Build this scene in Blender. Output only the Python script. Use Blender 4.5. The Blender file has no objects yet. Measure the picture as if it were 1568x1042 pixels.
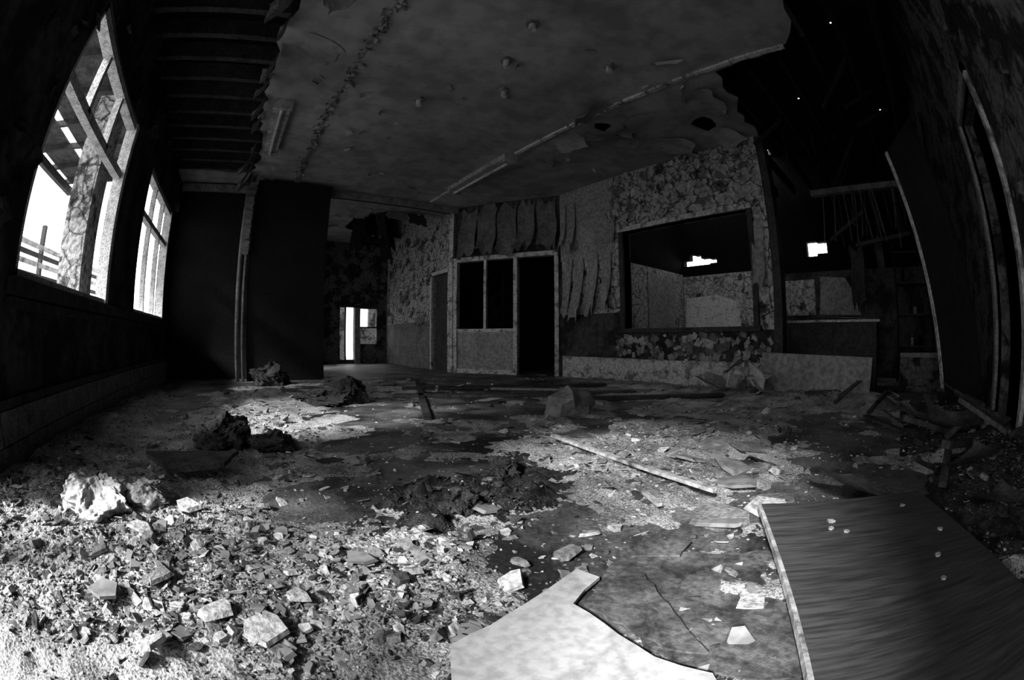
import bpy, math, random
from mathutils import Vector, Matrix, noise
R=random.Random(7)
S=bpy.context.scene
# ------------------------------------------------------------ materials
def mat(name,c1,c2,scale=4,lo=.35,hi=.65,rough=.9,bump=.3,bscale=25,detail=8,stretch=None,crack=0,spec=.2,dist=0.0,speck=.55,bd=.02,ck=.5):
    m=bpy.data.materials.new(name); m.use_nodes=True; nt=m.node_tree; N=nt.nodes; L=nt.links
    p=N['Principled BSDF']; p.inputs['Roughness'].default_value=rough
    p.inputs['Specular IOR Level'].default_value=spec
    tc=N.new('ShaderNodeTexCoord'); mp=N.new('ShaderNodeMapping'); L.new(tc.outputs['Object'],mp.inputs[0])
    if stretch: mp.inputs['Scale'].default_value=stretch
    n=N.new('ShaderNodeTexNoise'); n.inputs['Scale'].default_value=scale; n.inputs['Detail'].default_value=detail
    n.inputs['Roughness'].default_value=.65; n.inputs['Distortion'].default_value=dist
    L.new(mp.outputs[0],n.inputs['Vector'])
    r=N.new('ShaderNodeValToRGB'); r.color_ramp.elements[0].position=lo; r.color_ramp.elements[1].position=hi
    r.color_ramp.elements[0].color=(c1,c1,c1,1); r.color_ramp.elements[1].color=(c2,c2,c2,1)
    L.new(n.outputs['Fac'],r.inputs[0]); col=r.outputs[0]
    n2=N.new('ShaderNodeTexNoise'); n2.inputs['Scale'].default_value=bscale; n2.inputs['Detail'].default_value=8
    L.new(mp.outputs[0],n2.inputs['Vector'])
    mx=N.new('ShaderNodeMix'); mx.data_type='RGBA'; mx.blend_type='MULTIPLY'; mx.inputs[0].default_value=speck
    r2=N.new('ShaderNodeValToRGB'); r2.color_ramp.elements[0].position=.38; r2.color_ramp.elements[1].position=.58
    r2.color_ramp.elements[0].color=(.2,.2,.2,1)
    L.new(n2.outputs['Fac'],r2.inputs[0]); L.new(col,mx.inputs[6]); L.new(r2.outputs[0],mx.inputs[7]); col=mx.outputs[2]
    h=N.new('ShaderNodeMath'); h.operation='ADD'; L.new(n2.outputs['Fac'],h.inputs[0]); L.new(r.outputs[0],h.inputs[1]); hh=h.outputs[0]
    if crack:
        v=N.new('ShaderNodeTexVoronoi'); v.feature='DISTANCE_TO_EDGE'; v.inputs['Scale'].default_value=crack
        mm=N.new('ShaderNodeMix'); mm.data_type='VECTOR'; mm.inputs[0].default_value=.12
        n3=N.new('ShaderNodeTexNoise'); n3.inputs['Scale'].default_value=9; n3.inputs['Detail'].default_value=10; n3.inputs['Roughness'].default_value=.8; L.new(mp.outputs[0],n3.inputs['Vector'])
        L.new(mp.outputs[0],mm.inputs[4]); L.new(n3.outputs['Color'],mm.inputs[5]); L.new(mm.outputs[1],v.inputs['Vector'])
        r3=N.new('ShaderNodeValToRGB'); r3.color_ramp.elements[0].position=.0; r3.color_ramp.elements[1].position=.03
        r3.color_ramp.elements[0].color=(.12,.12,.12,1)
        L.new(v.outputs['Distance'],r3.inputs[0])
        m3=N.new('ShaderNodeMix'); m3.data_type='RGBA'; m3.blend_type='MULTIPLY'; m3.inputs[0].default_value=ck
        L.new(col,m3.inputs[6]); L.new(r3.outputs[0],m3.inputs[7]); col=m3.outputs[2]
        h2=N.new('ShaderNodeMath'); h2.operation='ADD'; L.new(hh,h2.inputs[0]); L.new(r3.outputs[0],h2.inputs[1]); hh=h2.outputs[0]
    L.new(col,p.inputs['Base Color'])
    b=N.new('ShaderNodeBump'); b.inputs['Strength'].default_value=bump; b.inputs['Distance'].default_value=bd
    L.new(hh,b.inputs['Height']); L.new(b.outputs[0],p.inputs['Normal'])
    return m
M=dict(
 floor=mat('floor_concrete',.02,.19,1.9,.42,.6,.6,.35,60,spec=.4),
 ceil=mat('ceiling_board',.20,.36,1.1,.35,.65,.85,.12,5,speck=.35),
 peel=mat('peeling_paint',.06,.36,3.2,.39,.43,.8,.9,20,crack=5,speck=.7,ck=.7),
 peelflap=mat('curled_paint',.2,.42,4,.3,.6,.8,.3,20,speck=.4),
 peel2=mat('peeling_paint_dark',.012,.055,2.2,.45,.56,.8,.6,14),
 peel3=mat('peeling_paint_grey',.02,.12,3,.46,.52,.8,.7,20,crack=5),  # peeling paint in a darker grey
 dark=mat('near_black',.004,.012,2,.3,.7,.8,.3,20),  # plain near-black tone for walls and door leaf
 black=mat('unlit_black',.003,.006,2,.3,.7,.9,.3,20,spec=.05),  # darkness put into the colour: unlit upper walls, ceiling holes
 wood=mat('dark_wood',.02,.06,6,.3,.7,.8,.4,30),
 wood_shade=mat('shaded_timber',.008,.022,6,.3,.7,.9,.4,30,spec=.1),  # darker copy of the wood, shade put into its colour
 trim=mat('pale_trim',.15,.5,7,.38,.5,.7,.4,30),
 plaster=mat('plaster_white',.3,.62,9,.3,.5,.9,.5,60),
 grey=mat('plaster_grey',.12,.28,9,.3,.6,.9,.5,60),
 chipd=mat('debris_dark',.02,.09,9,.3,.6,.9,.5,60),
 slab=mat('cracked_slab',.05,.17,5,.4,.6,.7,.3,60,crack=5),
 dust=mat('dust_rubble',.22,.60,4,.36,.58,.95,1.0,130,speck=.8,bd=.012),
 mound=mat('dirt_mound',.010,.06,14,.4,.6,.95,1.0,90),
 foam=mat('insulation_foam',.02,.09,9,.3,.7,.95,1.0,60),
 fluff=mat('plaster_lump',.35,.7,7,.3,.6,.95,.6,30,speck=.3),
 ply=mat('weathered_plywood',.045,.12,2.6,.3,.7,.45,.10,6,stretch=(16,1.2,1),spec=.4,dist=.3,speck=.55),
 board=mat('gypsum_board',.18,.32,2,.3,.7,.8,.15,20,speck=.5),
 sheet=mat('dirty_sheet',.07,.18,4,.3,.7,.8,.3,20,speck=.4),
 whitep=mat('white_panel',.38,.52,2,.3,.6,.6,.1,40,crack=1.7,speck=.3,ck=.3),
 outside=mat('outside_ground',.2,.4,2,.3,.7),
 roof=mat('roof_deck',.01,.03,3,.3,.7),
)
# ------------------------------------------------------------ builder
class B:
    def __init__(s,name,mats,M0=None): s.n=name; s.m=mats; s.v=[]; s.f=[]; s.i=[]; s.T=M0 or Matrix.Identity(4)
    def add(s,vs,fs,mi=0):
        o=len(s.v); s.v+= [tuple(s.T@Vector(v)) for v in vs]; s.f+=[tuple(o+k for k in f) for f in fs]; s.i+=[mi]*len(fs)
    def box(s,a,b,mi=0,rot=None,jit=0):
        a=Vector(a);b=Vector(b);c=(a+b)/2
        vs=[]
        for z in (a.z,b.z):
            for x,y in ((a.x,a.y),(b.x,a.y),(b.x,b.y),(a.x,b.y)):
                v=Vector((x,y,z))+Vector([R.uniform(-jit,jit) for _ in range(3)])
                if rot: v=c+rot@(v-c)
                vs.append(v)
        s.add(vs,[(3,2,1,0),(4,5,6,7),(0,1,5,4),(1,2,6,5),(2,3,7,6),(3,0,4,7)],mi)
    def beam(s,p,q,w,h,mi=0,up=(0,0,1)):
        p=Vector(p);q=Vector(q);d=(q-p).normalized();u=Vector(up)
        if abs(d.dot(u))>.98:u=Vector((1,0,0))
        sd=d.cross(u).normalized();u=sd.cross(d)
        vs=[]
        for e in (p,q):
            for a,b in ((-1,-1),(1,-1),(1,1),(-1,1)): vs.append(e+sd*a*w/2+u*b*h/2)
        s.add(vs,[(3,2,1,0),(4,5,6,7),(0,1,5,4),(1,2,6,5),(2,3,7,6),(3,0,4,7)],mi)
    def prism(s,poly,z0,z1,mi=0,X=None):
        n=len(poly); vs=[(x,y,z0) for x,y in poly]+[(x,y,z1) for x,y in poly]
        if X: vs=[X@Vector(v) for v in vs]
        s.add(vs,[tuple(range(n-1,-1,-1)),tuple(range(n,2*n))]+[(i,(i+1)%n,n+(i+1)%n,n+i) for i in range(n)],mi)
    def flap(s,o,u,v,n,w,h,curl,mi=0,nu=5,nv=6,side=0.):
        o=Vector(o);u=Vector(u).normalized();v=Vector(v).normalized();n=Vector(n).normalized()
        ph=R.uniform(0,6); vs=[]
        for j in range(nv+1):
            f=j/nv
            for i in range(nu+1):
                g=i/nu-.5
                jw=1+.18*math.sin(ph+f*7+g*3)
                ang=curl*f**1.6
                vs.append(o+u*(g*w*jw+.06*w*math.sin(ph+f*5))+v*(h*f*math.cos(ang*.8)+ (R.uniform(-.12,.12)*h if j in(nv,0) else 0))+n*(.006+h*.55*f*math.sin(ang*.8)+side*abs(g)**2*w*f))
        k=nu+1
        s.add(vs,[(j*k+i,j*k+i+1,(j+1)*k+i+1,(j+1)*k+i) for j in range(nv) for i in range(nu)],mi)
    def done(s,smooth=False,parent=None):
        me=bpy.data.meshes.new(s.n); me.from_pydata(s.v,[],s.f); me.update()
        for m in s.m: me.materials.append(M[m])
        me.polygons.foreach_set('material_index',s.i)
        if smooth: me.polygons.foreach_set('use_smooth',[True]*len(s.f))
        o=bpy.data.objects.new(s.n,me); S.collection.objects.link(o)
        if parent: o.parent=parent
        return o
def wall_open(b,axis,pos,th,a0,a1,z0,z1,ops,mi=0):
    def bx(p,q,za,zb):
        if q-p<1e-4 or zb-za<1e-4: return
        if axis=='x': b.box((pos,p,za),(pos+th,q,zb),mi)
        else: b.box((p,pos,za),(q,pos+th,zb),mi)
    c=a0
    for (p,q,za,zb) in sorted(ops):
        bx(c,p,z0,z1); bx(max(p,c),q,z0,za); bx(max(p,c),q,zb,z1); c=q
    bx(c,a1,z0,z1)
def jag(pts,amp=.05,step=.12,keep=()):
    out=[]
    for i,p in enumerate(pts):
        q=pts[(i+1)%len(pts)]; d=math.hypot(q[0]-p[0],q[1]-p[1]); out.append(p)
        if i in keep: continue
        n=int(d/step)
        for k in range(1,n):
            f=k/n; nx,ny=-(q[1]-p[1])/d,(q[0]-p[0])/d; a=R.uniform(-amp,amp)
            out.append((p[0]+(q[0]-p[0])*f+nx*a,p[1]+(q[1]-p[1])*f+ny*a))
    return out
XL=-1.35; XR=4.87; CH=3.1; RH=4.0
# ------------------------------------------------------------ shell
b=B('floor',['floor']); b.box((-1.5,-2.4,-.12),(7.65,10.75,0)); b.done()
b=B('outside_ground',['outside']); b.box((-14,-10,-.3),(-1.5,18,-.14)); b.box((7.65,-10,-.3),(16,18,-.14)); b.box((-1.5,10.75,-.3),(7.65,18,-.14)); b.done()
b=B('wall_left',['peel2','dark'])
wall_open(b,'x',XL-.15,.15,-2.4,10.7,0,RH,[(-.85,.8,.1,2.5),(.8,1.15,.1,1.2),(1.93,3.75,.88,2.5),(4.75,6.65,.88,2.5),(7.2,9.6,.3,2.6)])  # low slot by near window and corridor opening are unseen, added for light
for k in range(60):
    y=R.choice([R.uniform(1.2,1.9),R.uniform(3.8,4.7),R.uniform(1.5,6.5)]); z=R.uniform(2.55,3.1) if y>1.93 else R.uniform(.5,2.8); s_=R.uniform(.06,.18); a=R.uniform(0,6.28)
    b.flap((XL+.002,y,z),(0,math.cos(a),math.sin(a)),(0,-math.sin(a),math.cos(a)),(1,0,0),s_,s_*1.2,R.uniform(.5,1.4),0,3,4)
b.done()
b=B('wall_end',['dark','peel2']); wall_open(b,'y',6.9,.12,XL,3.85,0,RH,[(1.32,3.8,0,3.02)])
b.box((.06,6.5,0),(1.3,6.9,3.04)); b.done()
b=B('wall_corridor_right',['peel3','sheet','peel']); wall_open(b,'x',3.85,.12,7.02,10.6,0,RH,[(7.1,7.8,0,1.9)],2)
for k in range(50):
    y=R.uniform(7.9,10.4); z=R.uniform(1.0,2.9); s_=R.uniform(.06,.18)
    b.flap((3.85,y,z),(0,1,0),(0,0,-1),(-1,0,0),s_,s_*1.3,R.uniform(.4,.9),1,3,4)
for z in (0,.25,.5,.75): b.box((3.83,7.9,z),(3.85,10.5,z+.24),1)
b.done()
b=B('wall_corridor_left',['peel3']); wall_open(b,'x',.9,.1,7.02,10.6,0,RH,[(7.2,9.7,.3,2.8)]); b.done()  # unseen opening added so sky light reaches the corridor
b=B('wall_far',['peel3']); wall_open(b,'y',10.6,.12,XL,7.65,0,RH,[(2.56,2.95,.1,1.45),(3.1,3.57,.5,1.4)]); 
b.done()
b=B('window_4',['wood','grey']); b.box((2.68,10.56,.1),(2.72,10.6,1.45)); b.box((2.5,10.54,1.42),(3.62,10.6,1.48)); b.box((3.1,10.55,.9),(3.57,10.6,.94)); b.box((2.95,10.54,0),(3.1,10.6,1.5),1); b.done()
b=B('outside_sky_mask',['peel3']); b.box((2.0,12.4,-.14),(3.15,12.5,2.2)); b.box((3.45,12.4,-.14),(3.9,12.5,1.0)); b.box((3.9,12.4,-.14),(4.3,12.5,2.2)); b.box((4.5,12.4,-.14),(5.5,12.5,.7)); b.done()  # made-up wall added to cut the bright sky behind the far windows
b=B('wall_right',['peel','peel2','peelflap','board','sheet'])
wall_open(b,'x',XR,.14,1.51,5.12,0,CH,[(1.78,3.78,.76,2.18)])
b.box((XR-.012,3.86,.34),(XR,5.1,1.0),1)
b.box((XR-.012,1.51,.34),(XR,3.86,.72),1)
b.box((XR-.010,3.95,1.9),(XR,5.12,CH),3)
b.box((XR,1.51,CH),(XR+.14,6.9,RH),1)
for y,w,h,z in ((4.92,.15,1.0,1.95),(4.68,.2,1.05,1.98),(4.38,.2,.98,1.98),(4.1,.17,.85,1.9),(3.95,.12,.6,2.6),(5.0,.1,.8,2.9),(1.66,.16,.8,2.0),(4.8,.16,.9,2.9)):
    b.flap((XR-.014,y,z),(0,1,0),(0,0,-1),(-1,0,0),w,h,.3,3,side=1.2)
for k in range(420):
    lowz=k%3==0
    y=R.uniform(1.55,3.9) if lowz else R.uniform(1.6,4.0); z=R.uniform(.36,.66) if lowz else R.uniform(2.3,3.05)
    s_=R.uniform(.03,.11) if lowz else R.uniform(.03,.11); a=R.uniform(0,6.28)
    b.flap((XR-.012,y,z),(0,math.cos(a),math.sin(a)),(0,-math.sin(a),math.cos(a)),(-1,0,0),s_,s_*R.uniform(.7,1.9),R.uniform(.4,1.2),R.choice((3,4,2)) if lowz else R.choice((0,2,2,4)),3,4)
b.done()
b=B('baseboard_right',['trim']); b.box((XR-.03,1.9,0),(XR,5.05,.2)); b.box((XR-.045,1.9,.2),(XR,5.05,.33)); b.box((XR-.05,2.7,0),(XR-.02,2.76,.36)); b.done()
b=B('baseboard_left',['grey','chipd']); 
y=1.2
while y<6.8: b.box((XL,y,.0),(XL+.03,y+.39,.15)); b.box((XL,y+.12,.157),(XL+.03,y+.51,.3)); y+=.4
b.box((XL,1.2,.31),(XL+.045,6.85,.35),1); b.done()
b=B('sill_left',['wood']); b.box((XL,1.85,.80),(XL+.07,6.8,.88)); b.box((XL,1.85,.74),(XL+.03,6.8,.79)); b.done()
b=B('trim_hatch',['trim','wood']); x0=XR-.04;x1=XR+.16
b.box((x0,1.70,2.18),(x1,3.86,2.25)); b.box((x0,3.78,.72),(x1,3.85,2.18),1); b.box((x0,1.71,.72),(x1,1.78,2.18),1); b.box((x0-.03,1.68,.70),(x1,3.88,.76),1); b.done()
b=B('trim_jamb_right',['wood','peel']); b.box((XR-.03,1.40,0),(XR+.17,1.51,CH)); b.box((XR-.05,1.50,.9),(XR,1.56,CH),1); b.done()
b=B('wall_near',['peel3','sheet']); wall_open(b,'y',-1.07,.12,XL,7.5,0,RH,[(2.5,3.23,0,2.1)]); 
for k in range(60):
    x=R.uniform(1.0,2.4); z=R.uniform(.6,3.2); s_=R.uniform(.03,.1); a=R.uniform(0,6.28)
    b.flap((x,-.95,z),(math.cos(a),0,math.sin(a)),(-math.sin(a),0,math.cos(a)),(0,1,0),s_,s_*1.2,R.uniform(.5,1.0),0,3,4)
b.done()
b=B('wall_closet',['dark']); b.box((-1.35,-2.4,0),(7.65,-2.3,RH)); b.done()
b=B('trim_doorway',['trim','grey']); b.box((2.44,-.98,0),(2.5,-.92,2.16)); b.box((3.23,-.98,0),(3.30,-.92,2.16),1); b.box((2.44,-.98,2.1),(3.28,-.92,2.16),1); b.done()
# back room
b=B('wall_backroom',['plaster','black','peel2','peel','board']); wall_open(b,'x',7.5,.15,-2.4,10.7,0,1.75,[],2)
wall_open(b,'x',7.5,.15,-2.4,10.7,1.75,RH,[(3.5,3.65,2.08,2.16),(3.65,3.85,2.06,2.19),(3.85,4.0,2.06,2.26),(4.0,4.12,2.06,2.29),(4.12,4.27,2.06,2.18),(1.2,1.4,2.06,2.26),(1.4,1.6,2.02,2.28)],1)  # upper wall painted black to read as unlit void
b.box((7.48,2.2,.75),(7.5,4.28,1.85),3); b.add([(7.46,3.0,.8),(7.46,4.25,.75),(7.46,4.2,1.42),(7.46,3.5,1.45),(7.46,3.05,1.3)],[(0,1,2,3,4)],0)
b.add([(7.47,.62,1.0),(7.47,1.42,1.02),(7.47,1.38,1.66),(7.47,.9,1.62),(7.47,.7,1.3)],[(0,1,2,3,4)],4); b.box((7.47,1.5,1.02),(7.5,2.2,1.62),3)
b.done()
b=B('wall_backroom_side',['board','black','peel']); b.box((XR+.14,4.3,0),(7.5,4.4,1.9),2); b.box((XR+.14,4.3,1.9),(7.5,4.4,RH),1); b.box((6.2,4.28,.7),(7.1,4.3,1.8),0); b.done()  # black upper part is painted darkness
# diagonal partition
P=Vector((4.87,5.1,0)); Q=Vector((3.8,6.9,0)); U=(Q-P).normalized(); LN=(Q-P).length; NN=Vector((-U.y,U.x,0)); 
if NN.x>0: NN=-NN
T=Matrix(((U.x,-NN.x,0,P.x),(U.y,-NN.y,0,P.y),(0,0,1,0),(0,0,0,1)))
b=B('wall_diagonal',['peel2','sheet'],T); b.box((0,0.03,2.1),(LN,.1,RH)); b.box((0,0,0),(.06,.1,2.1))
for u0,w,c in ((.25,.34,.2),(.62,.31,.5),(.99,.36,.2),(1.38,.36,.35),(1.78,.34,.2)):
    b.flap((u0,.02,3.04),(1,0,0),(0,0,-1),(0,-1,0),w,.92,c,1,side=.8)
b.done()
b=B('door_1',['trim','board','wood'],T)
for u0,w in ((.06,.07),(.80,.07),(1.99,.08)): b.box((u0,-.03,0),(u0+w,.09,2.1))
b.box((1.40,-.01,.78),(1.45,.05,2.03)); b.box((.06,-.04,2.03),(2.07,.09,2.11)); b.box((.87,-.01,.74),(1.99,.06,.80)); b.box((.87,0,.06),(1.99,.04,.74),1); b.box((.87,-.02,0),(1.99,.06,.08)); b.done()
b=B('trim_corner_post',['trim'],T); b.box((2.07,-.05,0),(2.15,.1,3.05)); b.done()
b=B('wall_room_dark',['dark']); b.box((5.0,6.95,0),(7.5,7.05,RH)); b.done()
b=B('door_2',['wood','trim']); b.box((3.80,7.05,0),(3.86,7.1,1.95),1); b.box((3.80,7.8,0),(3.86,7.86,1.95),1); b.box((3.80,7.05,1.9),(3.86,7.86,1.97),1); b.box((3.9,7.1,0),(3.94,7.8,1.9)); b.done()
b=B('trim_end_opening',['grey']); b.box((1.25,6.82,3.0),(3.85,6.9,3.1)); b.box((-1.3,6.84,2.94),(.05,6.9,3.06)); b.done()
# ------------------------------------------------------------ ceiling
b=B('ceiling',['ceil','grey','black','chipd'])
poly=jag([(-.05,6.9),(-.02,5.6),(-.12,4),(-.05,2.5),(-.15,.9),(-.1,-.2),(.9,-.5),(2.3,.05),(3.2,.42),(3.3,1.25),(4.87,1.45),(4.87,5.12),(3.8,6.9)],.06,.14,keep=(10,11,12))
b.prism(poly,CH,CH+.02)
b.prism(jag([(-1.34,6.9),(-1.34,6.35),(-.05,6.4),(-.05,6.9)],.04,.15,keep=(0,2,3)),CH-.01,CH+.02)
b.prism(jag([(1.0,7.02),(3.85,7.02),(3.85,7.5),(2.7,7.6),(2.3,8.2),(2.25,9.2),(2.7,9.6),(3.85,9.7),(3.85,10.6),(1.0,10.6)],.07,.15,keep=(0,1,7,8,9)),CH,CH+.02)
for x,y,w,h,c,a in ((3.9,2.2,.6,.6,.5,.3),(3.4,2.6,.5,.5,.6,1.2),(4.1,3.1,.6,.6,.45,2.),(3.7,1.8,.6,.4,.5,3.3),(4.4,2.0,.45,.5,.5,4),(3.3,3.4,.4,.35,.5,5),(4.4,2.7,.5,.5,.5,3.5),(.35,3.0,.4,.25,.5,.5),(3.9,3.9,.3,.25,.5,.8),(2.6,6.2,.3,.2,.5,.5),(3.0,1.6,.3,.3,.8,2),(2.2,7.6,.4,.4,.6,0),(1.9,8.4,.4,.4,.6,1),(2.0,9.3,.5,.4,.6,2),(.3,2.3,.35,.25,.7,1),(3.5,1.5,.4,.3,.8,.5)):
    b.flap((x,y,CH-.004),(math.cos(a),math.sin(a),0),(-math.sin(a),math.cos(a),0),(0,0,-1),w,h,c,0)
for x,y,w,h,c,m in ((2.35,8.35,.3,.4,.5,3),(2.6,7.75,.2,.6,.3,3),(2.9,7.6,.5,.25,.8,0),(3.3,7.55,.4,.3,.5,3),(2.3,8.6,.12,.7,.2,3),(3.0,9.6,.5,.35,.5,3),(2.6,9.5,.3,.5,.4,3),(3.4,9.7,.3,.7,.3,3),(2.75,7.65,.14,.8,.2,2),(2.45,7.95,.25,.55,.4,2)):
    b.flap((x,y,CH),(1,.1,0),(0,-.25,-1),(0,-1,0),w,h,c,m)
for cx,cy,sx,sy in ((3.95,2.45,.22,.1),(4.2,1.9,.25,.12),(3.5,2.9,.12,.1),(4.5,2.5,.12,.2)):
    b.prism([(cx+sx*math.cos(t*.628)*R.uniform(.6,1.2),cy+sy*math.sin(t*.628)*R.uniform(.6,1.2)) for t in range(10)],CH-.003,CH-.001,2)  # flat black patches painted for the darkness inside ceiling holes
for k in range(40):
    x=R.uniform(0,4.6);y=R.uniform(1.6,6.5);s_=R.uniform(.03,.1);a=R.uniform(0,6.28)
    b.flap((x,y,CH-.002),(math.cos(a),math.sin(a),0),(-math.sin(a),math.cos(a),0),(0,0,-1),s_,s_*1.5,R.uniform(.6,1.4),0,3,4)
for k in range(14):
    y=.5+k*.45
    b.flap((-.08,y,CH),(0,1,0),(R.uniform(-.4,.1),0,-1),(-1,0,0),R.uniform(.1,.3),R.uniform(.15,.5),.6,1,4,5)
b.done()
b=B('ceiling_batten',['trim','plaster']); 
y=.45
while y<4.2:
    l=R.uniform(.15,.6); e=min(y+l,4.2); 
    if R.random()>.1: b.box((3.18,y,CH-.03),(3.225,e,CH),R.randint(0,1),rot=Matrix.Rotation(R.uniform(-.02,.02),3,'X'),jit=.004)
    y=e+R.uniform(0,.05)
for y in (5.95,6.35): b.box((3.18,y,CH-.02),(3.22,y+.35,CH),1)
b.done()
b=B('ceiling_peeled_seam',['ceil','grey'])
for k in range(330):
    y=R.uniform(.3,6.6); x=.68+R.gauss(0,.025); s_=R.uniform(.02,.055); a=R.uniform(0,6.28)
    b.flap((x,y,CH-.002),(math.cos(a),math.sin(a),0),(-math.sin(a),math.cos(a),0),(0,0,-1),s_,s_*1.5,R.uniform(.8,1.6),R.randint(0,1),2,3)
b.box((.67,.3,CH-.008),(.69,6.6,CH-.001),1)
b.done()
b=B('ceiling_light_base',['grey','trim'])
def disc(b,x,y,r,h,mi=0,n=14):
    b.prism([(x+r*math.cos(t*6.2832/n),y+r*math.sin(t*6.2832/n)) for t in range(n)],CH-h,CH,mi)
for x,y in ((1.85,2.55),(2.15,3.0),(2.6,2.0),(1.5,3.6),(1.7,2.0)): disc(b,x,y,.055,.025,0); disc(b,x,y,.03,.09,1)
b.done()
def fixture(name,x,y0,y1,w):
    b=B(name,['peelflap','plaster']); b.box((x-w/2,y0,CH-.07),(x+w/2,y1,CH-.001),0)
    n=10; 
    vs=[]
    for y in (y0+.03,y1-.03): vs+=[(x+.022*math.cos(t*.628),y,CH-.105+.022*math.sin(t*.628)) for t in range(n)]
    b.add(vs,[(i,(i+1)%n,n+(i+1)%n,n+i) for i in range(n)],1)
    b.box((x-w/2-.01,y0-.02,CH-.13),(x+w/2+.01,y0+.03,CH-.001),0); b.box((x-w/2-.01,y1-.03,CH-.13),(x+w/2+.01,y1+.02,CH-.001),0); b.done()
fixture('fluorescent_light_fixture',.13,4.1,5.4,.2); fixture('fluorescent_light_fixture',3.2,4.3,5.85,.2)
b=B('ceiling_joist',['wood','wood','wood_shade'])
y=.2
while y<6.4:
    b.box((XL,y,CH+.03),(3.2,y+.045,CH+.2)); b.box((3.2,y,CH+.03),(7.4,y+.045,CH+.2),2); b.box((XL,y-.01,CH+.01),(-.0,y+.055,CH+.03),1); y+=.36  # right-hand joists coloured darker to sink into shade
y=-1
while y<.2: b.box((XL,y,CH+.03),(7.4,y+.045,CH+.2),2); y+=.42
for k in range(14):
    x=R.uniform(3.4,6.5);y=R.uniform(-.8,1.2); b.beam((x,y,CH+.1),(x+R.uniform(-.5,.5),y+R.uniform(-.5,.5),CH+R.uniform(-.7,-.1)),.03,.05,2)
b.done()
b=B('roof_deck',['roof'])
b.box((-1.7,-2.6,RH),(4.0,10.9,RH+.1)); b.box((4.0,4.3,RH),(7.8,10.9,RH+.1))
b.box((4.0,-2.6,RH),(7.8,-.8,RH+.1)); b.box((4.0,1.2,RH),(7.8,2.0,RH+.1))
b.box((4.0,2.0,RH),(6.2,4.3,RH+.1));b.box((7.45,2.0,RH),(7.8,4.3,RH+.1))  # gap between these panels is unseen, added to light the back room
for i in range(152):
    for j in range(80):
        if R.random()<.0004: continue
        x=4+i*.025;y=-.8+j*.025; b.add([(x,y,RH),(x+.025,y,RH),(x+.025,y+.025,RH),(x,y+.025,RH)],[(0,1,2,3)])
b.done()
# ------------------------------------------------------------ windows left
def window(name,y0,y1,z0,z1,mull,trz,top,extra=()):
    b=B(name,['plaster','trim']); x0=XL-.12;x1=XL-.04
    b.box((x0,y0,z0),(x1+.02,y0+.06,z1)); b.box((x0,y1-.08,z0),(x1+.04,y1,z1)); b.box((x0,y0,z0),(x1+.02,y1,z0+.05)); b.box((x0,y0,z1-.06),(x1+.02,y1,z1))
    b.box((x0,y0,trz-.035),(x1,y1,trz+.035))
    for y in mull: b.box((x0+.01,y-.025,z0),(x1,y+.025,trz))
    for y in top: b.box((x0+.01,y-.025,trz),(x1,y+.025,z1))
    for p,q in extra: b.beam(p,q,.03,.2,1)
    b.done()
window('window_1',1.93,3.75,.88,2.5,(),2.0,(2.5,3.1)); window('window_2',4.75,6.65,.88,2.5,(5.4,6.05),2.0,(5.4,6.05)); window('corridor_fill_window',7.2,9.6,.3,2.6,(8.0,8.8),2.0,())  # corridor window is unseen, added to bring sky light in
window('window_3',-.85,.8,.1,2.5,(0,),2.0,(0,),(((XL-.1,-.85,.9),(XL-.1,.8,1.15)),((XL-.1,-.6,.1),(XL-.1,.3,2.0)),((XL-.1,.8,1.5),(XL-.1,-.3,2.1))))  # unseen slanted boards added to break the sun into pools
b=B('canopy_post',['peel']); b.box((-2.05,3.85,-.14),(-1.75,4.2,2.95)); b.done()
b=B('canopy_frame',['wood','trim','chipd'])
for x,z in ((-1.9,3.0),(-3.8,2.95)): b.box((x,1.9,z),(x+.1,7,z+.12))
y=1.9
while y<7: b.box((-3.85,y,3.1),(-1.6,y+.06,3.18)); y+=.7
x=-3.8
while x<-1.7: 
    if R.random()>.14: b.box((x,1.9+R.uniform(0,.4),3.18),(x+.15,7,3.2),2)
    x+=.152
for i,z in enumerate((1.3,1.45,1.6,1.8,1.95,2.1)): b.beam((-4.9,2,z),(-4.0,12,z+.1),.05,.08,1 if i%2 else 0)
for y in (5.2,7.5): b.box((-4.6,y,-.14),(-4.5,y+.1,2.6))
b.done()
b=B('conduit_pipe',['grey']); 
for x,r in ((.0,.022),(-.09,.03)):
    n=10
    b.prism([(x+r*math.cos(t*6.2832/n),6.45+r*math.sin(t*6.2832/n)) for t in range(n)],0,CH-.012)
for k in range(10): b.flap((-.03,6.4,2.95-k*.11),(1,0,0),(0,0,-1),(0,-1,0),.12,.16,.7,0,3,3)
b.done(True)
b=B('door_leaf',['dark','trim'])
p0=Vector((3.22,-.86,0));p1=Vector((3.86,-.6,0)); d=(p1-p0).normalized(); n_=Vector((-d.y,d.x,0))
b.T=Matrix(((d.x,n_.x,0,p0.x),(d.y,n_.y,0,p0.y),(0,0,1,0),(0,0,0,1)))
def para(b,x0,x1,y0,y1,z0,z1,sh,sy,mi):
    b.add([(x0,y0,z0),(x1,y0,z0),(x1,y1,z0),(x0,y1,z0),(x0+sh,y0+sy,z1),(x1+sh,y0+sy,z1),(x1+sh,y1+sy,z1),(x0+sh,y1+sy,z1)],[(3,2,1,0),(4,5,6,7),(0,1,5,4),(1,2,6,5),(2,3,7,6),(3,0,4,7)],mi)
para(b,0,.67,0,.035,.0,2.27,.3,.28,0); para(b,.67,.72,-.01,.05,.0,2.27,.3,.28,1); b.done()
b=B('backroom_shelf_rail',['sheet']); b.box((6,-.5,2.6),(6.08,1.1,2.66)); b.box((6,-.5,2.66),(6.3,1.1,2.68)); 
b.done()
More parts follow.
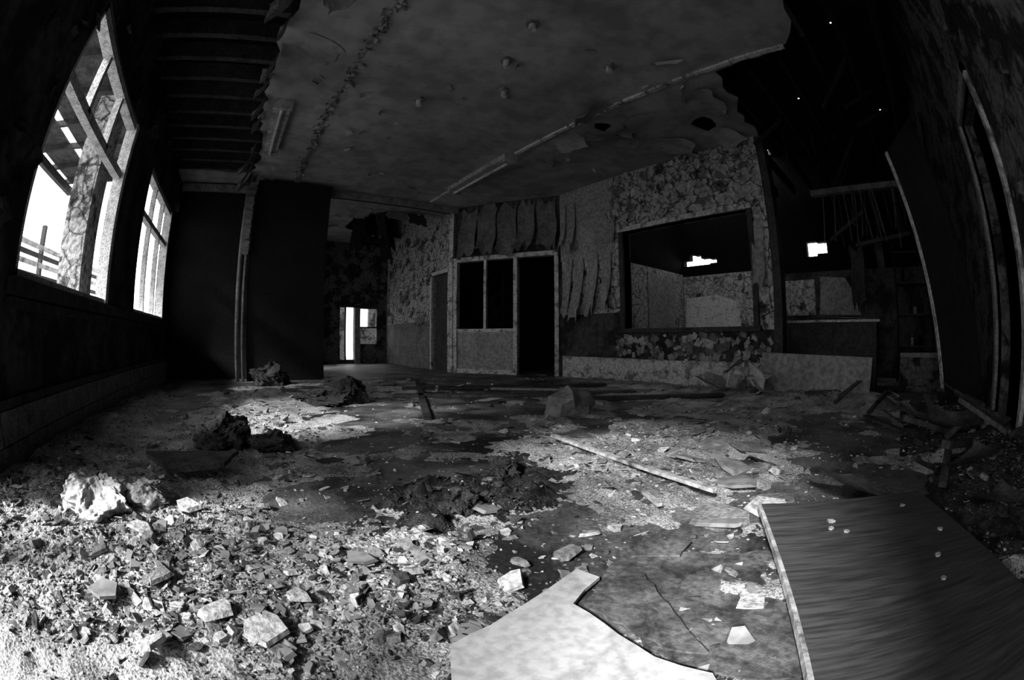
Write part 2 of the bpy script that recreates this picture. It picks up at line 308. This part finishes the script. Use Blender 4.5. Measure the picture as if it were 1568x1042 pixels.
b=B('hanging_laths',['sheet','wood'])
for k in range(30):
    y=R.uniform(-.4,.95); b.beam((6.0+R.uniform(-.1,.1),y,2.59),(6.0+R.uniform(-.1,.1),y+R.uniform(-.1,.1),R.uniform(1.75,2.2)),.009,.009,R.choice((0,1,1)))
b.beam((6,-.4,1.95),(6.05,.5,1.85),.06,.05,1); b.beam((6,.3,2.3),(6.05,.9,1.95),.04,.04,1)
b.done()
b=B('hanging_cloth',['wood']); b.flap((6.4,.55,1.9),(0,1,0),(0,0,-1),(-1,0,0),.22,.85,.2,0,6,8,1.2); b.flap((6.4,.15,2.0),(0,1,0),(0,0,-1),(-1,0,0),.12,.5,.2,0,6,8,1.2); b.done()
b=B('backroom_shelving',['wood','wood_shade','trim','grey'])
for y in (-.75,-.1): 
    for x in (6.8,7.1): b.box((x,y,0),(x+.03,y+.03,2.0),1)
for z in (.5,.95,1.4,1.85): b.box((6.8,-.75,z),(7.13,-.07,z+.025),0)
for k in range(12):
    z=R.choice((.525,.975,1.425)); y=R.uniform(-.7,-.2); s_=R.uniform(.04,.09); b.box((6.85,y,z),(6.95,y+s_,z+R.uniform(.08,.25)),R.choice((1,3,0)))
b.done()
b=B('backroom_counter',['wood','trim','sheet']); b.box((5.6,.2,.82),(6.3,1.6,.85),1); b.box((5.65,.25,0),(6.25,1.55,.82)); b.box((5.62,.9,.1),(5.65,1.5,.8),0)
b.add([(5.58,.7,.87),(6.1,.3,.88),(6.1,1.2,.92),(5.55,1.1,.90)],[(0,1,2,3)],1); b.done()
b=B('backroom_low_wall',['peel3','grey']); b.box((5.6,-.9,0),(5.7,-.1,.4)); b.box((5.55,-.9,.4),(5.75,-.1,.45),1); b.done()
b=B('leaning_gypsum_sheet',['board'])
b.add([(4.70,1.66,0),(4.46,.27,0),(4.56,.25,.43),(4.76,1.64,.46),(4.72,1.66,0),(4.48,.27,0),(4.58,.25,.43),(4.78,1.64,.46)],[(0,1,2,3),(7,6,5,4),(0,4,5,1),(1,5,6,2),(2,6,7,3),(3,7,4,0)]); b.done()
# ------------------------------------------------------------ debris density & terrain
RUB=bpy.data.objects.new('rubble_debris',None); S.collection.objects.link(RUB)
def G(x,y,cx,cy,rx,ry): return math.exp(-(((x-cx)/rx)**2+((y-cy)/ry)**2))
ZON=[(-.7,1.3,.75,.75,1.0,.04),(-.2,1.0,.5,.35,.9,.012),(-1.15,3,.3,2.5,.8,.08),(.35,.85,.35,.25,.5,.006),(1.45,1.0,.3,.45,.8,.012),(2.0,1.2,.5,.5,.8,.015),
 (-.1,2.9,.6,.8,.85,.02),(.3,4.6,.7,1.2,.6,.02),(2.9,-.75,1.3,.45,1.1,.16),(4.4,.6,.6,.9,.8,.08),(4.65,3.3,.3,1.8,.7,.03),(3.2,2.6,1.2,1.0,.4,.01),(3,1.2,1.,.6,.5,.01),(.9,.25,.35,.3,.3,.0),(1.9,5,.9,.9,.35,.01),(1.9,-.6,.5,.3,.9,.08),(1.3,2.3,.8,.6,.3,.0)]
def Dn(x,y):
    d=sum(z[4]*G(x,y,*z[:4]) for z in ZON)
    return d+.48*noise.fractal(Vector((x*2.3,y*2.3,3)),.8,2,6)-.1
def H(x,y):
    h=sum(z[5]*G(x,y,*z[:4]) for z in ZON)
    d=max(0,min(1,(Dn(x,y)-.08)*2.2))
    h=h*d+ d*(.013+.018*noise.fractal(Vector((x*7,y*7,1)),.7,2,4)+.005*noise.noise(Vector((x*45,y*45,1))))
    g=0; h2=0
    if abs(x-.86)<.8 and abs(y-1.34)<.7:
        e=.75*noise.fractal(Vector((x*4,y*4,9)),.6,2.1,5)
        g=max(0,.85+e-(((x-.84)/.46)**2+((y-1.34)/.32)**2))
        if g>0: h2=min(g,1)*(.035+.05*noise.fractal(Vector((x*9,y*9,7)),.6,2,6))+.006
    return max(h*(.2 if g>0 else 1),h2)-.004*(1-d), d, g
def terrain(name,x0,x1,y0,y1,st,hole=None):
    b=B(name,['dust','mound']); nx=int((x1-x0)/st); ny=int((y1-y0)/st); md=[]
    for j in range(ny+1):
        for i in range(nx+1):
            x=x0+i*st;y=y0+j*st
            h,d,g=H(x,y); b.v.append((x,y,h)); md.append(1 if g>.03 or (y<-.1 and x>1.2 and noise.noise(Vector((x*3,y*3,5)))>-.25) else 0)
    k=nx+1
    for j in range(ny):
        for i in range(nx):
            x=x0+(i+.5)*st;y=y0+(j+.5)*st
            if hole and hole[0]<x<hole[1] and hole[2]<y<hole[3]: continue
            a=j*k+i; 
            if max(b.v[a][2],b.v[a+1][2],b.v[a+k][2],b.v[a+k+1][2])<-.002: continue
            b.f.append((a,a+1,a+k+1,a+k)); b.i.append(md[a])
    return b.done(True,RUB)
terrain('dust_layer',-1.31,2.6,-.9,2.5,.012)
terrain('dust_layer_far',-1.3,4.8,-.9,6.4,.04,hole=(-1.31,2.58,-.9,2.48))
CH_M=['plaster','grey','chipd','wood','board']
def shard(b,x,y,z,r,t,mi,tilt=.3,asp=None,zr=None):
    n=R.randint(4,7); asp=asp or R.uniform(.4,1)
    th=sorted([ (k+R.uniform(-.4,.4))*6.2832/n for k in range(n)])
    poly=[(r*math.cos(a)*R.uniform(.65,1.2),r*asp*math.sin(a)*R.uniform(.65,1.2)) for a in th]
    rot=Matrix.Rotation(R.uniform(0,6.28) if zr is None else zr,4,'Z')@Matrix.Rotation(R.gauss(0,tilt),4,'X')@Matrix.Rotation(R.gauss(0,tilt),4,'Y')
    X=Matrix.Translation((x,y,z))@rot
    sc=R.uniform(.75,1); n=len(poly); ox,oy=R.uniform(-.12,.12)*r,R.uniform(-.12,.12)*r
    vs=[X@Vector((px,py,0)) for px,py in poly]+[X@Vector((px*sc+ox,py*sc+oy,t)) for px,py in poly]
    b.add(vs,[tuple(range(n-1,-1,-1)),tuple(range(n,2*n))]+[(i,(i+1)%n,n+(i+1)%n,n+i) for i in range(n)],mi)
b=B('plaster_chips',CH_M); cnt=0; tries=0
def inply(x,y):
    u=(x-1.36)*-.86+(y-.42)*-.5; v=(x-1.36)*.5+(y-.42)*-.86
    return 0<u<1.3 and 0<v<.7
WP=[(.29,.58),(.70,.66),(.71,.59),(.58,.55),(.55,.30),(.57,.18),(.45,.05),(.15,.3)]
def inpoly(x,y,P_):
    c_=False; n=len(P_)
    for i in range(n):
        x1,y1=P_[i];x2,y2=P_[i-1]
        if (y1>y)!=(y2>y) and x<(x2-x1)*(y-y1)/(y2-y1)+x1: c_=not c_
    return c_
while cnt<27000 and tries<200000:
    tries+=1
    rr=math.exp(R.uniform(math.log(.4),math.log(6.5))); az=math.radians(R.uniform(-85,88))
    cx=rr*math.sin(az); cy=rr*math.cos(az); x=.8*cx+.6*cy; y=-.6*cx+.8*cy
    if not(-1.24<x<4.7 and -.88<y<6.4): continue
    if inply(x,y) or inpoly(x,y,WP): continue
    d=Dn(x,y)
    h,dd,g=H(x,y)
    cl=noise.fractal(Vector((x*4,y*4,11)),.8,2,3)
    if g>.03: d=.4
    if R.random()>max(.06,min(1,(d-.12)*1.0+cl*.6)): continue
    s_=min(.024,.0012+.0024*R.random()**-.62)*(.75+.5*rr**.8)
    if cl>.25 and R.random()<.03: s_*=1.9
    w=[3,5,2,.6,2]
    if g>.03: w=[.35,1.2,6,1,.2]; s_*=.8
    if y<-.2 and x>1.2: w=[.4,1.5,6,2,0]
    mi=R.choices(range(5),w)[0]
    t=s_*R.uniform(.3,.7) if R.random()<.10 else min(s_*.3,R.uniform(.0015,.005))
    shard(b,x,y,max(h,0)+R.uniform(-.3,.2)*s_,s_,t,mi,.28,asp=.25 if mi==3 else None); cnt+=1
b.done(False,RUB)
b=B('broken_gypsum_board',['board','plaster','grey','chipd'])
big=[(2.10,1.0,.16,0),(1.98,.62,.14,1),(1.85,.75,.12,0),(1.62,.62,.13,0),(1.5,.42,.12,2),(1.42,.40,.10,1),(1.28,.55,.12,2),(1.75,.95,.10,0),(1.2,.5,.08,0),(2.2,.8,.14,2),(2.3,1.2,.12,2),
 (.25,.98,.07,0),(.05,.85,.05,1),(-.3,.95,.05,2),(-.25,1.4,.07,1),(.75,.75,.05,2),(1.9,5.3,.2,2),(2.6,4.6,.2,1),(-.4,1.2,.06,1),(-.15,.8,.05,1),(-.45,.85,.06,0),(.75,1.15,.06,0),(.95,1.4,.06,2),(.55,.72,.05,1),(.62,.80,.04,2),(-.05,.72,.06,1),(-.3,.68,.05,1),(.9,.8,.035,1)]
for x,y,r,mi in big:
    h=max(0,H(x,y)[0]); shard(b,x,y,h+R.uniform(.005,.02),r,.010,mi,.10)
for k in range(14):
    shard(b,4.45+R.uniform(-.15,.12),1.85+R.uniform(-.35,.3),.05+k*.02,R.uniform(.12,.24),.012,R.choice((0,1,1,2)),.55)
b.done(False,RUB)
b=B('rubble_timber',['wood','chipd'])
for k in range(34):
    x=R.uniform(1.7,4.2);y=R.uniform(-.85,-.1) if x<3.6 else R.uniform(-.8,1); l=R.uniform(.15,.5);a=R.uniform(0,6.28); z=max(0,H(x,y)[0])+.03
    b.beam((x,y,z),(x+l*math.cos(a),max(-.9,y+l*math.sin(a)),z+R.uniform(-.0,.15)),R.uniform(.02,.06),R.uniform(.01,.03),R.randint(0,1))
b.done(False,RUB)
b=B('plywood_board',['ply','trim','plaster']); a1=math.atan2(-.5,-.86)
b.box((0,.0,0),(1.3,.70,.016)); b.box((0,-.012,-.004),(1.3,.0,.014),1)
for x,y,s_ in ((.18,.22,.016),(.23,.2,.012),(.26,.25,.012),(.5,.5,.014),(.62,.45,.01),(.35,.6,.012),(.12,.55,.012)): b.prism([(x+s_*math.cos(t*1.3)*R.uniform(.6,1.2),y+s_*math.sin(t*1.3)*R.uniform(.6,1.2)) for t in range(5)],.016,.021,2)
o=b.done()
o.location=(1.36,.42,.035); o.rotation_euler=(0,math.radians(.8),a1)
b=B('white_panel_fragment',['whitep']); b.prism(jag(WP,.006,.05,keep=(6,)),.012,.022); b.done()
b=B('cracked_floor_sheet',['slab']); b.prism(jag([(.73,.60),(.80,.63),(.94,.57),(1.12,.29),(.68,-.02),(.60,.12),(.58,.30),(.61,.50)],.012,.04),.004,.009); b.done()
b=B('torn_lino_piece',['slab','plaster']); 
for pl,z in (([(.60,.54),(.72,.58),(.80,.52),(.70,.36),(.62,.22),(.585,.3)],.016),([(.86,.60),(.98,.66),(1.04,.52),(.94,.5)],.014)): b.prism(jag(pl,.006,.03),z,z+.006)
b.prism(jag([(.80,.25),(.86,.27),(.88,.21),(.83,.19)],.005,.02),.012,.016,1)
b.done()
b=B('wooden_slat',['trim']); b.beam((1.63,1.78,.05),(1.38,.62,.06),.03,.015); b.beam((1.7,1.6,.03),(1.2,.75,.03),.02,.012); b.done()
b=B('dark_board',['chipd','wood']); b.prism(jag([(-.55,2.02),(-.05,2.0),(-.12,1.8),(-.38,1.72)],.01,.06),.08,.1); b.done()
b=B('floor_plank',['wood','chipd','board']); b.beam((1.34,2.83,.02),(2.5,5.6,.02),.06,.03); b.beam((1.6,4.2,.02),(3.9,2.9,.02),.14,.03,1); b.beam((1.9,4.7,.03),(4.2,3.6,.03),.12,.03,0); b.beam((2.7,4.0,.05),(3.3,3.4,.05),.09,.02,2); b.beam((2.9,3.0,.03),(4.2,1.9,.03),.1,.03,0); b.done()
def lump(name,loc,sz,seed,mt,amp=.35,freq=1.6,sub=6,flat=.4,smooth=False,fine=1):
    import bmesh
    bm=bmesh.new(); bmesh.ops.create_icosphere(bm,subdivisions=sub,radius=1)
    o_=Vector((seed*3.1,seed*7.7,seed))
    for v in bm.verts:
        p=v.co.copy()
        q=p+.35*noise.noise_vector(p*freq+o_)
        k=1+amp*noise.fractal(p*freq+o_,.8,2.1,3)+fine*(.10*noise.turbulence(p*freq*4+o_,4,False)-.05)
        q=q*k+.05*fine*noise.noise_vector(p*9+o_)
        if q.z<-flat: q.z=-flat
        v.co=Vector((q.x*sz[0],q.y*sz[1],(q.z+flat)*sz[2]))
    me=bpy.data.meshes.new(name); bm.to_mesh(me); bm.free(); me.materials.append(M[mt])
    if smooth: me.polygons.foreach_set('use_smooth',[True]*len(me.polygons))
    o=bpy.data.objects.new(name,me); o.location=loc; o.rotation_euler=(0,0,seed); S.collection.objects.link(o); return o
for i,(x,y,a,b_,c_) in enumerate(((-.14,2.45,.19,.16,.12),(.14,2.36,.15,.13,.07),(.42,5.9,.28,.24,.2),(1.05,4.0,.18,.18,.17),(.75,4.1,.28,.18,.07),(1.02,1.44,.08,.07,.06),(.72,1.24,.08,.06,.04))):
    lump('insulation_clump',(x,y,0.01),(a,b_,c_),1.3+i,'foam',.4,1.4,smooth=True)
lump('plaster_lump',(-.66,1.42,.03),(.18,.14,.09),1.9,'fluff',.3,1.2,smooth=True,fine=.9)
lump('plaster_lump',(-.42,1.5,.03),(.11,.1,.07),2.9,'grey',.3,1.2,smooth=True,fine=.9)
lump('crumpled_cardboard_box',(2.35,2.4,0),(.2,.16,.16),3.1,'board',.5,1.5,2,.5)
b=B('curled_lino_sheet',['sheet','chipd'])
for k,(x,y,w,h,a,mi) in enumerate(((1.78,.02,.24,.34,.9,0),(2.05,-.35,.35,.4,2.2,1),(2.5,-.5,.35,.4,1.2,1),(2.9,-.4,.3,.4,.3,0),(1.5,-.55,.25,.3,1.6,1))):
    b.flap((x,y,max(.02,H(x,y)[0])),(math.cos(a),math.sin(a),0),(-math.sin(a),math.cos(a),.1),(0,0,1),w,h,.6,mi,8,10,.5)
b.done(True)
# ------------------------------------------------------------ world, sun, camera
w=bpy.data.worlds.new('overcast_sky'); S.world=w; w.use_nodes=True; nt=w.node_tree
bg=nt.nodes['Background']; bg.inputs[0].default_value=(.9,.9,.9,1); bg.inputs[1].default_value=4.8
sd=bpy.data.lights.new('sun','SUN'); sd.energy=12; sd.angle=math.radians(11); so=bpy.data.objects.new('sun',sd); S.collection.objects.link(so)
so.rotation_euler=Vector((1,.35,-.72)).to_track_quat('-Z','Y').to_euler(); so.location=(-5,0,6)
cd=bpy.data.cameras.new('camera'); c=bpy.data.objects.new('camera',cd); S.collection.objects.link(c)
c.location=(0,0,.6); c.rotation_euler=(math.radians(90),0,-math.atan2(.6,.8)); cd.clip_start=.02
cd.type='PANO'; cd.sensor_width=36; cd.lens=15; cd.panorama_type='FISHEYE_EQUISOLID'; cd.fisheye_lens=15; cd.fisheye_fov=math.radians(200)
S.camera=c
S.view_settings.view_transform='Standard'
